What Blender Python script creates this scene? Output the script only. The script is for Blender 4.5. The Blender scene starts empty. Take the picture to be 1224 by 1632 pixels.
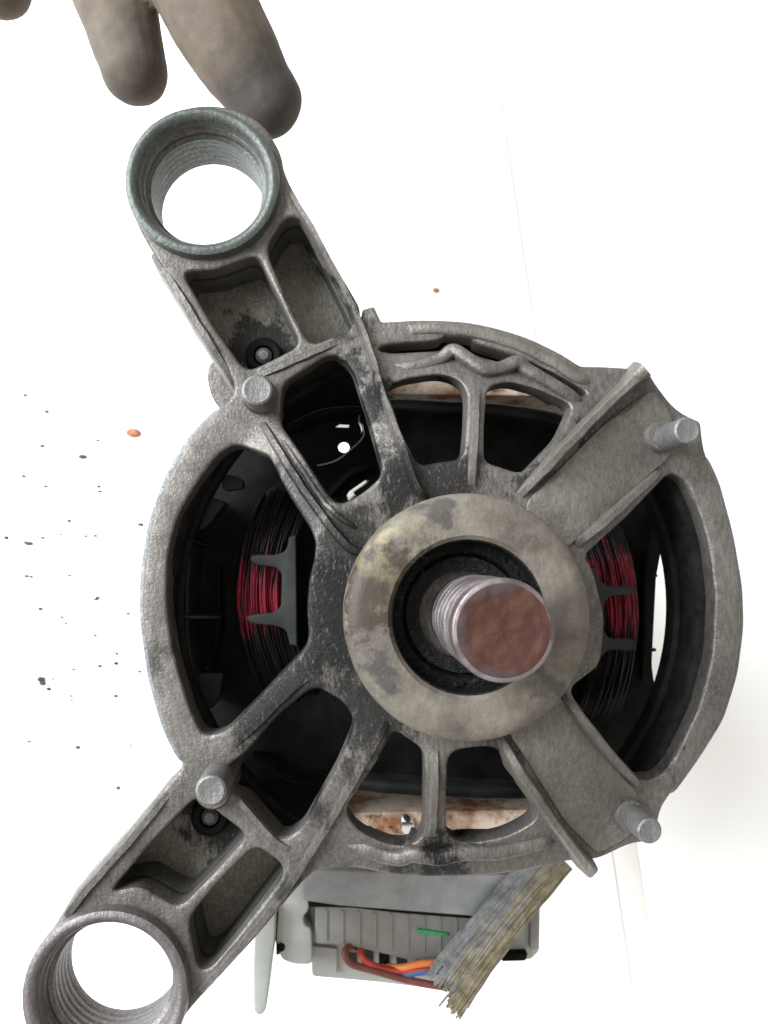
import bpy, bmesh, math, random
from mathutils import Vector, Matrix, noise
from mathutils.geometry import delaunay_2d_cdt
random.seed(7)
scene = bpy.context.scene
COL = scene.collection

# ------------------------------------------------------------------ camera
# all building sizes are in millimetres; meshes are scaled to metres at the end
W, H, F = 1224.0, 1632.0, 1233.0
DIST = 180.0                                    # camera height above the bracket's rim
NADIR = Vector(((545 - W/2)/F, -(890 - H/2)/F, -1)).normalized()
ROT = NADIR.rotation_difference(Vector((0, 0, -1)))
cam = bpy.data.cameras.new('camera')
cam.sensor_fit = 'VERTICAL'; cam.sensor_height = 36; cam.sensor_width = 27
cam.lens = F/H*36
cam.clip_start = 0.005; cam.clip_end = 50
cam.dof.use_dof = True; cam.dof.focus_distance = 0.166; cam.dof.aperture_fstop = 26
camo = bpy.data.objects.new('camera', cam); COL.objects.link(camo)
camo.location = (0, 0, DIST*0.001)
camo.rotation_mode = 'QUATERNION'; camo.rotation_quaternion = ROT
scene.camera = camo

# ------------------------------------------------------------------ light
world = bpy.data.worlds.new('World'); scene.world = world; world.use_nodes = True
bg = world.node_tree.nodes['Background']
bg.inputs[0].default_value = (1.0, 0.965, 0.915, 1); bg.inputs[1].default_value = 0.62
def area(name, loc, target, size, watts, col):
    l = bpy.data.lights.new(name, 'AREA'); l.energy = watts; l.color = col
    l.shape = 'RECTANGLE'; l.size = size[0]; l.size_y = size[1]
    o = bpy.data.objects.new(name, l); COL.objects.link(o); o.location = loc
    o.rotation_euler = (Vector(target) - Vector(loc)).to_track_quat('-Z', 'Y').to_euler()
    return o
area('window_light', (-1.15, 0.55, 0.85), (0, 0, -0.05), (1.3, 1.0), 72, (0.88, 0.945, 1.0))
scene.view_settings.view_transform = 'Standard'; scene.view_settings.look = 'None'
scene.view_settings.gamma = 1; scene.view_settings.use_curve_mapping = False
scene.view_settings.exposure = 0.55

# ------------------------------------------------------------------ helpers
TABLE_Z = -190.0
def P(px, py, z=0.0):
    """point at height z (mm) that stands under the given spot"""
    d = ROT @ Vector(((px - W/2)/F, -(py - H/2)/F, -1))
    t = (DIST - z)/-d.z
    return Vector((d.x*t, d.y*t, z))
AX = P(749, 984, 24); AX.z = 0                  # motor axis
RIMC = P(703, 968, 0)                           # rim centre
BASE = Vector((AX.x, AX.y, TABLE_Z))
LIFT, R0, R1 = 13.0, 36.0, 62.0
def lift(p):
    r = math.hypot(p.x - AX.x, p.y - AX.y)
    return LIFT*max(0.0, min(1.0, (R1 - r)/(R1 - R0)))
def PL(px, py, z=0.0):
    """as P, on the domed bracket surface"""
    zz = z
    for _ in range(8):
        p = P(px, py, zz); zz = z + lift(p)
    return p
def mm(px, z=0.0): return px*DIST/F*(DIST - z)/DIST

def bez_round(pts, rad, n=5):
    out = []; N = len(pts)
    for i in range(N):
        a, b, c = pts[i-1], pts[i], pts[(i+1) % N]
        r = b[2] if len(b) > 2 else rad
        A, B, C = Vector(a[:2]), Vector(b[:2]), Vector(c[:2])
        la, lc = (A-B).length, (C-B).length
        p0 = B + (A-B)*min(r/la, .48) if la > 1e-6 else B
        p1 = B + (C-B)*min(r/lc, .48) if lc > 1e-6 else B
        for k in range(n):
            t = k/(n-1)
            out.append(p0*(1-t)**2 + B*2*t*(1-t) + p1*t*t)
    return out

def new_obj(name, me, m, parent=None, base=None, smooth=30, kind=None):
    b = BASE if base is None else base
    me.transform(Matrix.Scale(0.001, 4) @ Matrix.Translation(-b))
    if smooth:
        me.shade_smooth(); me.set_sharp_from_angle(angle=math.radians(smooth))
    me.materials.clear(); me.materials.append(m)
    o = bpy.data.objects.new(name, me); COL.objects.link(o)
    if parent: o.parent = parent
    else: o.location = b*0.001
    if kind: o['kind'] = kind
    return o

def clean_loop(poly, ccw):
    out = []
    for p in poly:
        v = Vector((p[0], p[1]))
        if not out or (v - out[-1]).length > .04: out.append(v)
    if (out[0] - out[-1]).length < .04: out.pop()
    ar = sum(a.x*b.y - b.x*a.y for a, b in zip(out, out[1:] + out[:1]))
    if (ar > 0) != ccw: out.reverse()
    return out
def inset_loop(l, d):
    """move every point to its left by d (into the solid)"""
    out = []; N = len(l)
    for i in range(N):
        e0 = (l[i] - l[i-1]).normalized(); e1 = (l[(i+1) % N] - l[i]).normalized()
        n0 = Vector((-e0.y, e0.x)); n1 = Vector((-e1.y, e1.x)); m = n0 + n1
        m = m.normalized() if m.length > 1e-3 else n1
        out.append(l[i] + m*(d/max(.6, m.dot(n1))))
    return out
def in_loops(x, y, loops):
    c = False
    for l in loops:
        j = len(l)-1
        for i in range(len(l)):
            a, b = l[i], l[j]
            if (a.y > y) != (b.y > y) and x < (b.x-a.x)*(y-a.y)/(b.y-a.y) + a.x: c = not c
            j = i
    return c
def cap_into(bm, loops, z, up, grid=None):
    vs, es = [], []
    for l in loops:
        k = len(vs); vs += l; es += [(k+i, k+(i+1) % len(l)) for i in range(len(l))]
    if grid:
        xs = [v.x for v in vs]; ys = [v.y for v in vs]
        x = min(xs) + grid/2; row = 0
        while x < max(xs):
            y = min(ys) + grid/2 + (row % 2)*grid/2
            while y < max(ys):
                q = Vector((x + math.sin(y*3.1)*.2*grid, y + math.cos(x*2.7)*.2*grid))
                if in_loops(q.x, q.y, loops) and min((v-q).length_squared for v in vs[:len(es)]) > (grid*.35)**2: vs.append(q)
                y += grid
            x += grid*.87; row += 1
    r = delaunay_2d_cdt(vs, es, [], 0, 1e-4)
    nv = [bm.verts.new((v.x, v.y, z)) for v in r[0]]
    for f in r[2]:
        c = sum((r[0][i] for i in f), Vector((0, 0)))/len(f)
        if in_loops(c.x, c.y, loops):
            ar = sum(r[0][f[i-1]].x*r[0][f[i]].y - r[0][f[i]].x*r[0][f[i-1]].y for i in range(len(f)))
            idx = list(f) if (ar > 0) == up else list(reversed(f))
            try: bm.faces.new([nv[i] for i in idx])
            except ValueError: pass
    for v in nv:
        if not v.link_faces: bm.verts.remove(v)
def plate_mesh(outer, holes, ztop, zbot, bevel=0.8, grid=None):
    """solid plate with holes and a rounded upper edge; 2D points in mm"""
    loops = [clean_loop(outer, True)] + [clean_loop(h, False) for h in holes]
    bevel = min(bevel, (ztop - zbot)*.45)
    bm = bmesh.new()
    lev = [(0, zbot), (0, ztop-bevel), (bevel*.13, ztop-bevel*.5), (bevel*.5, ztop-bevel*.13), (bevel, ztop)]
    tops = []
    for l in loops:
        rings = []
        for d, z in lev:
            pts = inset_loop(l, d) if d else l
            rings.append([bm.verts.new((p.x, p.y, z)) for p in pts])
        tops.append(pts)
        N = len(l)
        for r0, r1 in zip(rings[:-1], rings[1:]):
            for i in range(N):
                j = (i+1) % N
                bm.faces.new((r0[i], r0[j], r1[j], r1[i]))
    cap_into(bm, tops, ztop, True, grid)
    cap_into(bm, loops, zbot, False)
    bmesh.ops.remove_doubles(bm, verts=bm.verts, dist=0.003)
    me = bpy.data.meshes.new('m'); bm.to_mesh(me); bm.free()
    return me

def poly2(pts, z, rad=2.0, dome=False):
    f = PL if dome else P
    w = []
    for p in pts:
        q = f(p[0], p[1], z)
        w.append((q.x, q.y, p[2]) if len(p) > 2 else (q.x, q.y))
    return bez_round(w, rad)
def circ(c, r, n=56): return [Vector((c.x + r*math.cos(6.28318*i/n), c.y + r*math.sin(6.28318*i/n))) for i in range(n)]

def plate(name, pts, holes, z, thick, m, parent, rad=2.0, bevel=0.6, dome=False, hrad=None, extra=(), kind=None):
    ho = [poly2(h, z, hrad or rad, dome) for h in holes] + list(extra)
    me = plate_mesh(poly2(pts, z, rad, dome), ho, z, z-thick, bevel, grid=3.0 if dome else None)
    if dome:
        for v in me.vertices: v.co.z += lift(v.co) + noise.noise(Vector((v.co.x, v.co.y, 0))*.22)*.22
    return new_obj(name, me, m, parent, kind=kind)

def lathe_mesh(profile, c, n=72, closed=True):
    """profile: (r, z) list; ring when closed"""
    bm = bmesh.new(); rings = []
    for r, z in profile:
        if r < 1e-4: rings.append([bm.verts.new((c.x, c.y, z))]*n)
        else: rings.append([bm.verts.new((c.x + r*math.cos(2*math.pi*i/n), c.y + r*math.sin(2*math.pi*i/n), z)) for i in range(n)])
    K = len(rings)
    for k in range(K if closed else K-1):
        a, b = rings[k], rings[(k+1) % K]
        for i in range(n):
            j = (i+1) % n
            vs = []
            for v in (a[i], a[j], b[j], b[i]):
                if v not in vs: vs.append(v)
            if len(vs) > 2:
                try: bm.faces.new(vs)
                except ValueError: pass
    bmesh.ops.recalc_face_normals(bm, faces=bm.faces)
    me = bpy.data.meshes.new('m'); bm.to_mesh(me); bm.free(); return me
def lathe(name, profile, c, m, parent, n=72, closed=True, smooth=35):
    return new_obj(name, lathe_mesh(profile, c, n, closed), m, parent, smooth=smooth)

def catmull(pts, n=6):
    out = []
    for i in range(len(pts)-1):
        p0 = pts[max(i-1, 0)]; p1 = pts[i]; p2 = pts[i+1]; p3 = pts[min(i+2, len(pts)-1)]
        for k in range(n):
            t = k/n
            out.append(0.5*((2*p1) + (p2-p0)*t + (2*p0-5*p1+4*p2-p3)*t*t + (3*p1-p0-3*p2+p3)*t**3))
    out.append(pts[-1]); return out

def sweep_into(bm, pts, prof_fn, up=Vector((0, 0, 1))):
    """closed profile (list of (side, up)) swept along pts"""
    rings = []; N = len(pts)
    for i, p in enumerate(pts):
        d = (pts[min(i+1, N-1)] - pts[max(i-1, 0)]).normalized()
        s = d.cross(up)
        s = s.normalized() if s.length > 1e-5 else Vector((1, 0, 0))
        u = s.cross(d).normalized()
        rings.append([bm.verts.new(p + s*a + u*b) for a, b in prof_fn(i/(N-1))])
    K = len(rings[0])
    for i in range(N-1):
        for k in range(K):
            bm.faces.new((rings[i][k], rings[i][(k+1) % K], rings[i+1][(k+1) % K], rings[i+1][k]))
    bm.faces.new(rings[0]); bm.faces.new(list(reversed(rings[-1])))
def bm_mesh(bm):
    bmesh.ops.recalc_face_normals(bm, faces=bm.faces)
    me = bpy.data.meshes.new('m'); bm.to_mesh(me); bm.free(); return me
def rib_prof(w, h, draft=0.35, flare=0.0):
    def f(t):
        k = 1.0 + (flare*max(0, (t-.72)/.28)**1.5 if flare else 0)
        v = w*k
        return [(-v*1.2-h*.06, -h), (-v*1.12, -1.7), (-v*.92, -.55), (-v*.62, -.08), (v*.62, -.08), (v*.92, -.55), (v*1.12, -1.7), (v*1.2+h*.06, -h)]
    return f
def rib(name, pts, width_px, height, m, parent, top=2.0, tops=None, dome=True, flare=0.0, sink=(1, 1)):
    """pts: photo-plane path of the rib's crest; tops: height per point"""
    q = []
    for i, (x, y) in enumerate(pts):
        t = tops[i] if tops else top
        q.append(PL(x, y, t) if dome else P(x, y, t))
    bm = bmesh.new()
    w = mm(width_px)/2*.86
    path = catmull(q, 6)
    for k in range(6):                                         # run the ends out into the casting
        f = (1 - k/6)**2*3.2
        if sink[0]: path[k].z -= f
        if sink[1]: path[-1-k].z -= f
    for p in path[1:-1]:
        k = noise.noise(p*.35)*.3
        p.z += k; p.x += k*.6; p.y += noise.noise(p*.3 + Vector((9, 0, 0)))*.2
    sweep_into(bm, path, rib_prof(w, height, flare=flare))
    return new_obj(name, bm_mesh(bm), m, parent, smooth=50)
def tube_into(bm, pts, r, n=8):
    rr = r if callable(r) else (lambda t: r)
    sweep_into(bm, pts, lambda t: [(rr(t)*math.cos(6.28318*k/n), rr(t)*math.sin(6.28318*k/n)) for k in range(n)])
def tube(name, pts, r, m, parent, n=10, smooth=60, kind=None, base=None):
    bm = bmesh.new(); tube_into(bm, pts, r, n)
    return new_obj(name, bm_mesh(bm), m, parent, smooth=smooth, kind=kind, base=base)
def empty(name, loc, label, cat):
    o = bpy.data.objects.new(name, None); COL.objects.link(o); o.location = loc*0.001
    o.empty_display_size = .02; o['label'] = label; o['category'] = cat
    return o

# ------------------------------------------------------------------ materials
class NT:
    def __init__(s, name):
        s.m = bpy.data.materials.new(name); s.m.use_nodes = True; s.t = s.m.node_tree
        s.b = s.t.nodes['Principled BSDF']
        s.co = s.t.nodes.new('ShaderNodeTexCoord').outputs['Object']
    def n(s, typ, **kw):
        x = s.t.nodes.new('ShaderNode'+typ)
        for k, v in kw.items(): setattr(x, k, v)
        return x
    def link(s, a, b): s.t.links.new(a, b)
    def noise(s, scale, detail=5, rough=.6, co=None, stretch=None, rot=0):
        x = s.n('TexNoise'); x.inputs['Scale'].default_value = scale
        x.inputs['Detail'].default_value = detail; x.inputs['Roughness'].default_value = rough
        c = co or s.co
        if stretch:
            mp = s.n('Mapping'); mp.inputs['Scale'].default_value = stretch; mp.inputs['Rotation'].default_value = (0, 0, rot)
            s.link(c, mp.inputs['Vector']); c = mp.outputs[0]
        s.link(c, x.inputs['Vector']); return x.outputs['Fac']
    def ramp(s, fac, a, b, lo=0.0, hi=1.0):
        x = s.n('MapRange'); x.clamp = True
        x.inputs[1].default_value = a; x.inputs[2].default_value = b
        x.inputs[3].default_value = lo; x.inputs[4].default_value = hi
        s.link(fac, x.inputs[0]); return x.outputs[0]
    def math(s, op, a, b):
        x = s.n('Math', operation=op)
        for i, v in enumerate((a, b)):
            if isinstance(v, (int, float)): x.inputs[i].default_value = v
            else: s.link(v, x.inputs[i])
        return x.outputs[0]
    def mix(s, fac, a, b):
        x = s.n('Mix', data_type='RGBA')
        if isinstance(fac, (int, float)): x.inputs[0].default_value = fac
        else: s.link(fac, x.inputs[0])
        for i, v in ((6, a), (7, b)):
            if isinstance(v, tuple): x.inputs[i].default_value = (*v, 1)
            else: s.link(v, x.inputs[i])
        return x.outputs[2]
    def near(s, p, r_in, r_out, base=None):
        """1 within r_in mm of a point, 0 beyond r_out: where a stain sits"""
        if not hasattr(s, 'warped'):
            nz = s.n('TexNoise'); nz.inputs['Scale'].default_value = 70; nz.inputs['Detail'].default_value = 6; nz.inputs['Roughness'].default_value = .65
            s.link(s.co, nz.inputs['Vector'])
            sb_ = s.n('VectorMath', operation='SUBTRACT'); s.link(nz.outputs['Color'], sb_.inputs[0]); sb_.inputs[1].default_value = (.5, .5, .5)
            sc_ = s.n('VectorMath', operation='SCALE'); s.link(sb_.outputs[0], sc_.inputs[0]); sc_.inputs['Scale'].default_value = .026
            ad_ = s.n('VectorMath', operation='ADD'); s.link(s.co, ad_.inputs[0]); s.link(sc_.outputs[0], ad_.inputs[1])
            s.warped = ad_.outputs[0]
        x = s.n('VectorMath', operation='DISTANCE'); s.link(s.warped, x.inputs[0])
        x.inputs[1].default_value = tuple((p - (BASE if base is None else base))*0.001)
        return s.ramp(x.outputs['Value'], r_in*.001, r_out*.001, 1, 0)
    def bump(s, fac, strength, dist=0.0003):
        x = s.n('Bump'); x.inputs['Strength'].default_value = strength; x.inputs['Distance'].default_value = dist
        s.link(fac, x.inputs['Height']); s.link(x.outputs[0], s.b.inputs['Normal'])
    def out(s, col, rough, metal=0.0, spec=.5):
        s.b.inputs['Specular IOR Level'].default_value = spec
        if isinstance(col, tuple): s.b.inputs['Base Color'].default_value = (*col, 1)
        else: s.link(col, s.b.inputs['Base Color'])
        if isinstance(rough, (int, float)): s.b.inputs['Roughness'].default_value = rough
        else: s.link(rough, s.b.inputs['Roughness'])
        s.b.inputs['Metallic'].default_value = metal
        return s.m

def cast_metal(name, light, dark, spots=(), metal=.55, rough=.44, grease=.5, speck=.3):
    """rough sand-cast aluminium with dirt; spots = (point, r_in, r_out, amount) of baked-on grease"""
    t = NT(name)
    big = t.ramp(t.noise(45, 4), .35, .68)
    fine = t.ramp(t.noise(1500, 4, .75), .34, .68)
    streak = t.ramp(t.noise(1100, 4, .7, stretch=(1, .3, 1), rot=.75), .38, .62)
    c = t.mix(big, dark, light)
    c = t.mix(t.math('MULTIPLY', fine, .5), c, tuple(min(1, v*1.35) for v in light))
    c = t.mix(t.math('MULTIPLY', streak, .42), c, tuple(v*.5 for v in dark))
    # oily grime with ragged edges
    g = t.math('MULTIPLY', t.ramp(t.noise(110, 9, .75), .52, .70), grease)
    for p, a, b, amt in spots:
        near = t.near(p, a, b)
        ragged = t.ramp(t.math('ADD', near, t.math('MULTIPLY', t.math('SUBTRACT', t.math('ADD', t.math('MULTIPLY', t.noise(330, 7, .75), .5), t.math('MULTIPLY', t.noise(1300, 4, .75, stretch=(1, .3, 1), rot=.75), .5)), .5), 2.6)), .30, .78)
        g = t.math('MAXIMUM', g, t.math('MULTIPLY', ragged, amt))
    c = t.mix(g, c, (.012, .0115, .011))
    # pale scratched flecks
    fl = t.math('MULTIPLY', t.ramp(t.noise(1500, 3, .6, stretch=(1, .35, 1), rot=.7), .60, .70), speck)
    c = t.mix(fl, c, (.19, .183, .17))
    t.bump(t.math('ADD', t.noise(1300, 4, .7), t.math('MULTIPLY', t.noise(260, 5, .7), 1.2)), .55, .00035)
    return t.out(c, t.ramp(fine, 0, 1, rough+.12, rough-.08), metal, .22)

def plain(name, c1, c2, scale=150, rough=.5, metal=0.0, bump=.2, detail=6, lo=.38, hi=.64, spec=.4):
    t = NT(name)
    c = t.mix(t.ramp(t.noise(scale, detail, .65), lo, hi), c1, c2)
    t.bump(t.noise(scale*5, 4, .7), bump, .0002)
    return t.out(c, rough, metal, spec)

HUBL = P(520, 980, 14); LLS = P(440, 1130, 6); ULS = P(480, 790, 8); TOPH = P(700, 765, 14); RIBD = P(925, 690, 4)
M_bell = plain('shaded_bell', (.007, .0068, .0065), (.016, .0155, .015), 240, rough=.6, bump=.3, spec=.08)  # near-black colour carries the shade inside the bell
M_body = cast_metal('cast_aluminium', (.150, .136, .122), (.072, .065, .058),
                    [(HUBL, 9, 20, .97), (LLS, 6, 18, .9), (ULS, 4, 15, .85), (TOPH, 6, 17, .88), (P(600, 1120, 13), 5, 16, .88), (P(560, 870, 13), 4, 13, .85),
                     (P(572, 590, 1), 2, 7, .93), (P(592, 650, 4), 3, 8, .95), (P(612, 715, 8), 3, 8, .95), (P(630, 765, 12), 3, 9, .95), (P(560, 515, 0), 1, 7, .85), (P(535, 455, 0), 1, 6, .85), (P(425, 740, 4), 1, 6, .85), (P(470, 810, 8), 2, 7, .9), (P(712, 1350, 0), 4, 12, .96), (P(640, 1352, 0), 1, 7, .85), (RIBD, 1, 7, .88), (P(720, 590, 0), 1, 6, .85), (P(470, 1060, 10), 4, 14, .9),
                     (P(860, 770, 14), 2, 8, .8), (P(820, 1180, 14), 2, 9, .75), (P(520, 1290, 0), 1, 9, .8), (P(455, 1410, 0), 1, 9, .7), (P(560, 1215, 6), 2, 10, .75), (P(250, 1060, 0), 0, 6, .6), (P(1060, 1215, 0), 0, 7, .7)])
M_arm = cast_metal('arm_aluminium', (.125, .126, .114), (.078, .078, .070), grease=.5)
M_pocket = cast_metal('pocket_aluminium', (.215, .200, .168), (.13, .12, .102),
                      [(P(425, 555, -15), 6, 13, .93), (P(335, 1296, -15), 6, 13, .93), (P(250, 1390, -15), 0, 7, .6)], grease=.35, speck=.2)
M_eye = cast_metal('eye_aluminium', (.100, .107, .096), (.060, .066, .059), grease=.3, speck=.3, rough=.42)
M_eye2 = cast_metal('eye_aluminium_worn', (.165, .148, .145), (.095, .083, .082), grease=.3, speck=.4, rough=.42)
M_rim = cast_metal('rim_aluminium', (.20, .202, .205), (.12, .121, .122), grease=.4, metal=.45, rough=.42)
M_trough = cast_metal('spoke_aluminium', (.165, .150, .133), (.105, .095, .084), grease=.3, speck=.3)
M_bolt = cast_metal('zinc_bolt', (.17, .165, .16), (.10, .096, .094), grease=.45, metal=.5, rough=.45)

def hub_material():
    t = NT('hub_aluminium')
    big = t.ramp(t.noise(95, 7, .68), .36, .62)
    c = t.mix(big, (.066, .055, .045), (.150, .131, .104))
    c = t.mix(t.math('MULTIPLY', t.ramp(t.noise(900, 4, .7, stretch=(1, .4, 1), rot=.7), .4, .7), .4), c, (.055, .047, .04))
    # brown baked dirt on one side
    nr = t.near(P(600, 935, 24), 6, 17)
    rag = t.ramp(t.math('ADD', nr, t.math('MULTIPLY', t.math('SUBTRACT', t.noise(330, 8, .75), .5), 2.2)), .45, .8)
    c = t.mix(t.math('MULTIPLY', rag, .9), c, (.026, .018, .011))
    yl = t.math('MULTIPLY', t.near(P(600, 850, 24), 2, 13), t.ramp(t.noise(200, 6), .45, .6))
    c = t.mix(t.math('MULTIPLY', yl, .6), c, (.22, .19, .11))
    # dark oily smears left and top, a darker patch right of the shaft
    for q, a, b in ((P(612, 1075, 24), 2.5, 5.6), (P(690, 830, 24), 1.5, 5.5), (P(880, 1085, 24), 1.5, 6)):
        sm = t.ramp(t.math('ADD', t.near(q, a, b), t.math('MULTIPLY', t.math('SUBTRACT', t.noise(180, 5), .5), .9)), .35, .8)
        c = t.mix(t.math('MULTIPLY', sm, .72), c, (.03, .027, .027))
    t.bump(t.math('ADD', t.noise(1200, 4, .7), t.math('MULTIPLY', rag, -.6)), .45, .0003)
    return t.out(c, .55, .1, .3)
M_hub = hub_material()

def black_grease(name, base=(.006, .006, .0058), fleck=(.07, .07, .066), amt=.5, rough=.45):
    t = NT(name)
    c = t.mix(t.math('MULTIPLY', t.ramp(t.noise(750, 6, .75), .55, .68), amt), base, fleck)
    t.bump(t.noise(800, 6, .7), .9, .0006)
    return t.out(c, rough, 0, .15)
M_grease = black_grease('greasy_seal')
M_black = plain('black_plastic', (.004, .004, .004), (.009, .009, .0085), rough=.6, bump=.15, spec=.05)
M_dkgrey = plain('grey_green_nylon', (.014, .016, .014), (.023, .025, .022), rough=.5, bump=.15, spec=.2)
M_dkmetal = plain('dark_painted_steel', (.009, .009, .009), (.018, .018, .016), rough=.5, spec=.2)

def shaft_material():
    t = NT('worn_steel')
    c = t.mix(t.ramp(t.noise(160, 5), .4, .62), (.085, .068, .068), (.21, .188, .19))
    w = t.n('TexWave', wave_type='BANDS', bands_direction='Z'); w.inputs['Scale'].default_value = 330; w.inputs['Distortion'].default_value = 1.5
    t.link(t.co, w.inputs['Vector'])
    c = t.mix(t.math('MULTIPLY', w.outputs['Fac'], .25), c, (.12, .075, .07))
    t.bump(w.outputs['Fac'], .35, .0003)
    return t.out(c, .4, .6, .3)
M_shaft = shaft_material()
def rust_material():
    t = NT('rusted_steel_face')
    c = t.mix(t.ramp(t.noise(170, 6), .36, .64), (.040, .0115, .0095), (.052, .0195, .0105))
    c = t.mix(t.ramp(t.noise(300, 7, .7), .55, .7), c, (.035, .016, .014))
    q = P(803, 1005, 45)
    ed = t.ramp(t.math('ADD', t.math('SUBTRACT', 1.0, t.near(q, 7.4, 10.2)), t.math('MULTIPLY', t.math('SUBTRACT', t.noise(380, 5), .5), .8)), .35, .95)
    c = t.mix(ed, c, (.042, .026, .027))
    t.bump(t.noise(700, 6, .7), .5, .0004)
    return t.out(c, .6, .1, .25)
M_rust = rust_material()

def lamination_material():
    t = NT('rusty_lamination')
    c = t.mix(t.ramp(t.noise(70, 5), .42, .58), (.74, .62, .50), (.30, .135, .06))
    c = t.mix(t.ramp(t.noise(320, 6, .7), .56, .70), c, (.08, .028, .012))
    t.bump(t.noise(500, 5), .4, .0003)
    return t.out(c, .75, 0, .2)
M_lam = lamination_material()

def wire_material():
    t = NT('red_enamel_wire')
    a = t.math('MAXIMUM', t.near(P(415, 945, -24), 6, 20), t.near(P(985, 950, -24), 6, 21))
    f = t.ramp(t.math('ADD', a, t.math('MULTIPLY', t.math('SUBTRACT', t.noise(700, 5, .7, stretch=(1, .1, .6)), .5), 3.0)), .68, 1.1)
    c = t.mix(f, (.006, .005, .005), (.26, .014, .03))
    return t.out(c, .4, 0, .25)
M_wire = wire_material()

M_plug = plain('pale_grey_plastic', (.30, .30, .28), (.37, .37, .345), 60, rough=.55, bump=.1)
M_plug_dk = plain('aged_grey_plastic', (.17, .167, .152), (.23, .225, .205), 90, rough=.55, bump=.1)
M_white = plain('cream_white_plastic', (.27, .28, .255), (.33, .34, .31), 50, rough=.5, bump=.05)
M_steelgrey = plain('galvanised_steel', (.19, .198, .20), (.28, .287, .29), 80, rough=.5, metal=.2, bump=.1)
M_zinc = plain('bright_zinc', (.8, .8, .8), (.9, .9, .9), 200, rough=.2, metal=.95, bump=.05)
M_brown = plain('brown_wire', (.12, .035, .025), (.17, .05, .04), 200, rough=.45)
M_red = plain('red_wire', (.34, .03, .02), (.42, .05, .03), 200, rough=.45)
M_orange = plain('orange_wire', (.50, .13, .03), (.6, .19, .05), 200, rough=.45)
M_blue = plain('blue_wire', (.03, .09, .22), (.045, .12, .28), 200, rough=.45)
M_green = plain('green_mark', (.02, .22, .07), (.03, .28, .1), 200, rough=.5)
M_tan = plain('tan_sleeve', (.10, .082, .048), (.22, .185, .115), 300, rough=.7)
M_greysl = plain('grey_sleeve', (.085, .088, .088), (.19, .192, .188), 300, rough=.65)

# ------------------------------------------------------------------ setting: white boards
def board_material():
    t = NT('white_painted_board')
    c = t.mix(t.ramp(t.noise(4, 3), .3, .7), (.86, .865, .86), (.89, .89, .88))
    t.bump(t.noise(60, 4), .05, .0004)
    return t.out(c, .55)
M_board = board_material()
M_gap = plain('board_joint', (.83, .825, .81), (.86, .855, .84), 30, rough=.7)
M_batten = plain('cream_painted_batten', (.74, .715, .68), (.78, .755, .72), 30, rough=.6, bump=.05)
table = bpy.data.objects.new('table', None); COL.objects.link(table)
table['kind'] = 'structure'; table.location = (0, 0, TABLE_Z*.001)
TB = Vector((0, 0, TABLE_Z))
def joint(p, q, ext=900):
    d = (p - q).normalized(); return (q - d*ext, p + d*ext)
J0 = joint(P(250, 300, TABLE_Z), P(345, 1600, TABLE_Z)); J1 = joint(P(998, 1363, TABLE_Z), P(1038, 1632, TABLE_Z), 1000)
sh = Vector((205, 0, 0))
joints = [(J0[0]-sh*2, J0[1]-sh*2, 3), (J0[0]-sh, J0[1]-sh, 3), (*J0, 2.2), (*J1, 12.5), (J1[0]+sh, J1[1]+sh, 3), (J1[0]+sh*2, J1[1]+sh*2, 3)]
for (a, b) in zip(joints[:-1], joints[1:]):
    ga, gb = Vector((a[2]/2, 0, 0)), Vector((b[2]/2, 0, 0))
    me = plate_mesh([a[0]+ga, b[0]-gb, b[1]-gb, a[1]+ga], [], TABLE_Z, TABLE_Z - 18, 1.2)
    new_obj('plank', me, M_board, table, base=TB)
bt = Vector((6.1, 0, 0))
new_obj('batten', plate_mesh([J1[0]-bt, J1[0]+bt, J1[1]+bt, J1[1]-bt], [], TABLE_Z-.5, TABLE_Z-10, .5), M_batten, table, base=TB)
new_obj('underlay', plate_mesh([joints[0][0]*.98, joints[-1][0]*.98, joints[-1][1]*.98, joints[0][1]*.98], [], TABLE_Z - 1.6, TABLE_Z - 30, .5), M_gap, table, base=TB)

# ------------------------------------------------------------------ the motor
motor = empty('electric_motor', BASE, 'grimy cast aluminium electric motor with two mounting eyes, standing on its rear end', 'motor')

UL_C = P(322, 287, 3); LL_C = P(167, 1586, 3)                 # mounting eye centres
outer = [(382, 622), (345, 655), (300, 702), (266, 762), (240, 832), (227, 915), (226, 985), (239, 1080), (262, 1160), (292, 1220, 1.5),
         (208, 1322), (123, 1418), (82, 1482), (46, 1560), (42, 1610), (70, 1680), (130, 1715), (210, 1712), (262, 1668), (297, 1615), (412, 1491), (485, 1402), (512, 1384),
         (560, 1382), (600, 1390), (650, 1398), (720, 1398), (800, 1394), (862, 1384), (905, 1372), (955, 1372), (1000, 1346), (1046, 1340, 1),
         (1052, 1292), (1068, 1268), (1112, 1206), (1150, 1145), (1172, 1075), (1182, 1000), (1180, 935), (1166, 850), (1143, 765), (1122, 715), (1118, 672, 1), (1080, 655), (1048, 615),
         (1034, 590, 1), (985, 584), (926, 583, 1), (890, 560), (832, 533), (762, 514), (690, 508), (608, 512, .5), (596, 487, .5), (578, 492, .5), (574, 512, .5),
         (520, 400), (452, 275), (448, 240), (415, 190), (360, 167), (300, 167), (245, 190), (208, 240), (200, 300), (212, 345), (236, 392), (310, 505)]
H_left = [(376, 706), (429, 726, .8), (461, 790), (503, 855), (503, 884), (492, 925), (489, 974), (493, 1025), (461, 1060), (396, 1129), (355, 1170), (322, 1174),
          (302, 1129), (278, 1048), (265, 966), (267, 884), (282, 823), (318, 762), (350, 722)]
H_topL = [(616, 618), (641, 604), (701, 595), (732, 604), (746, 625), (744, 680), (738, 732), (700, 736), (666, 744), (640, 690)]
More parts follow.
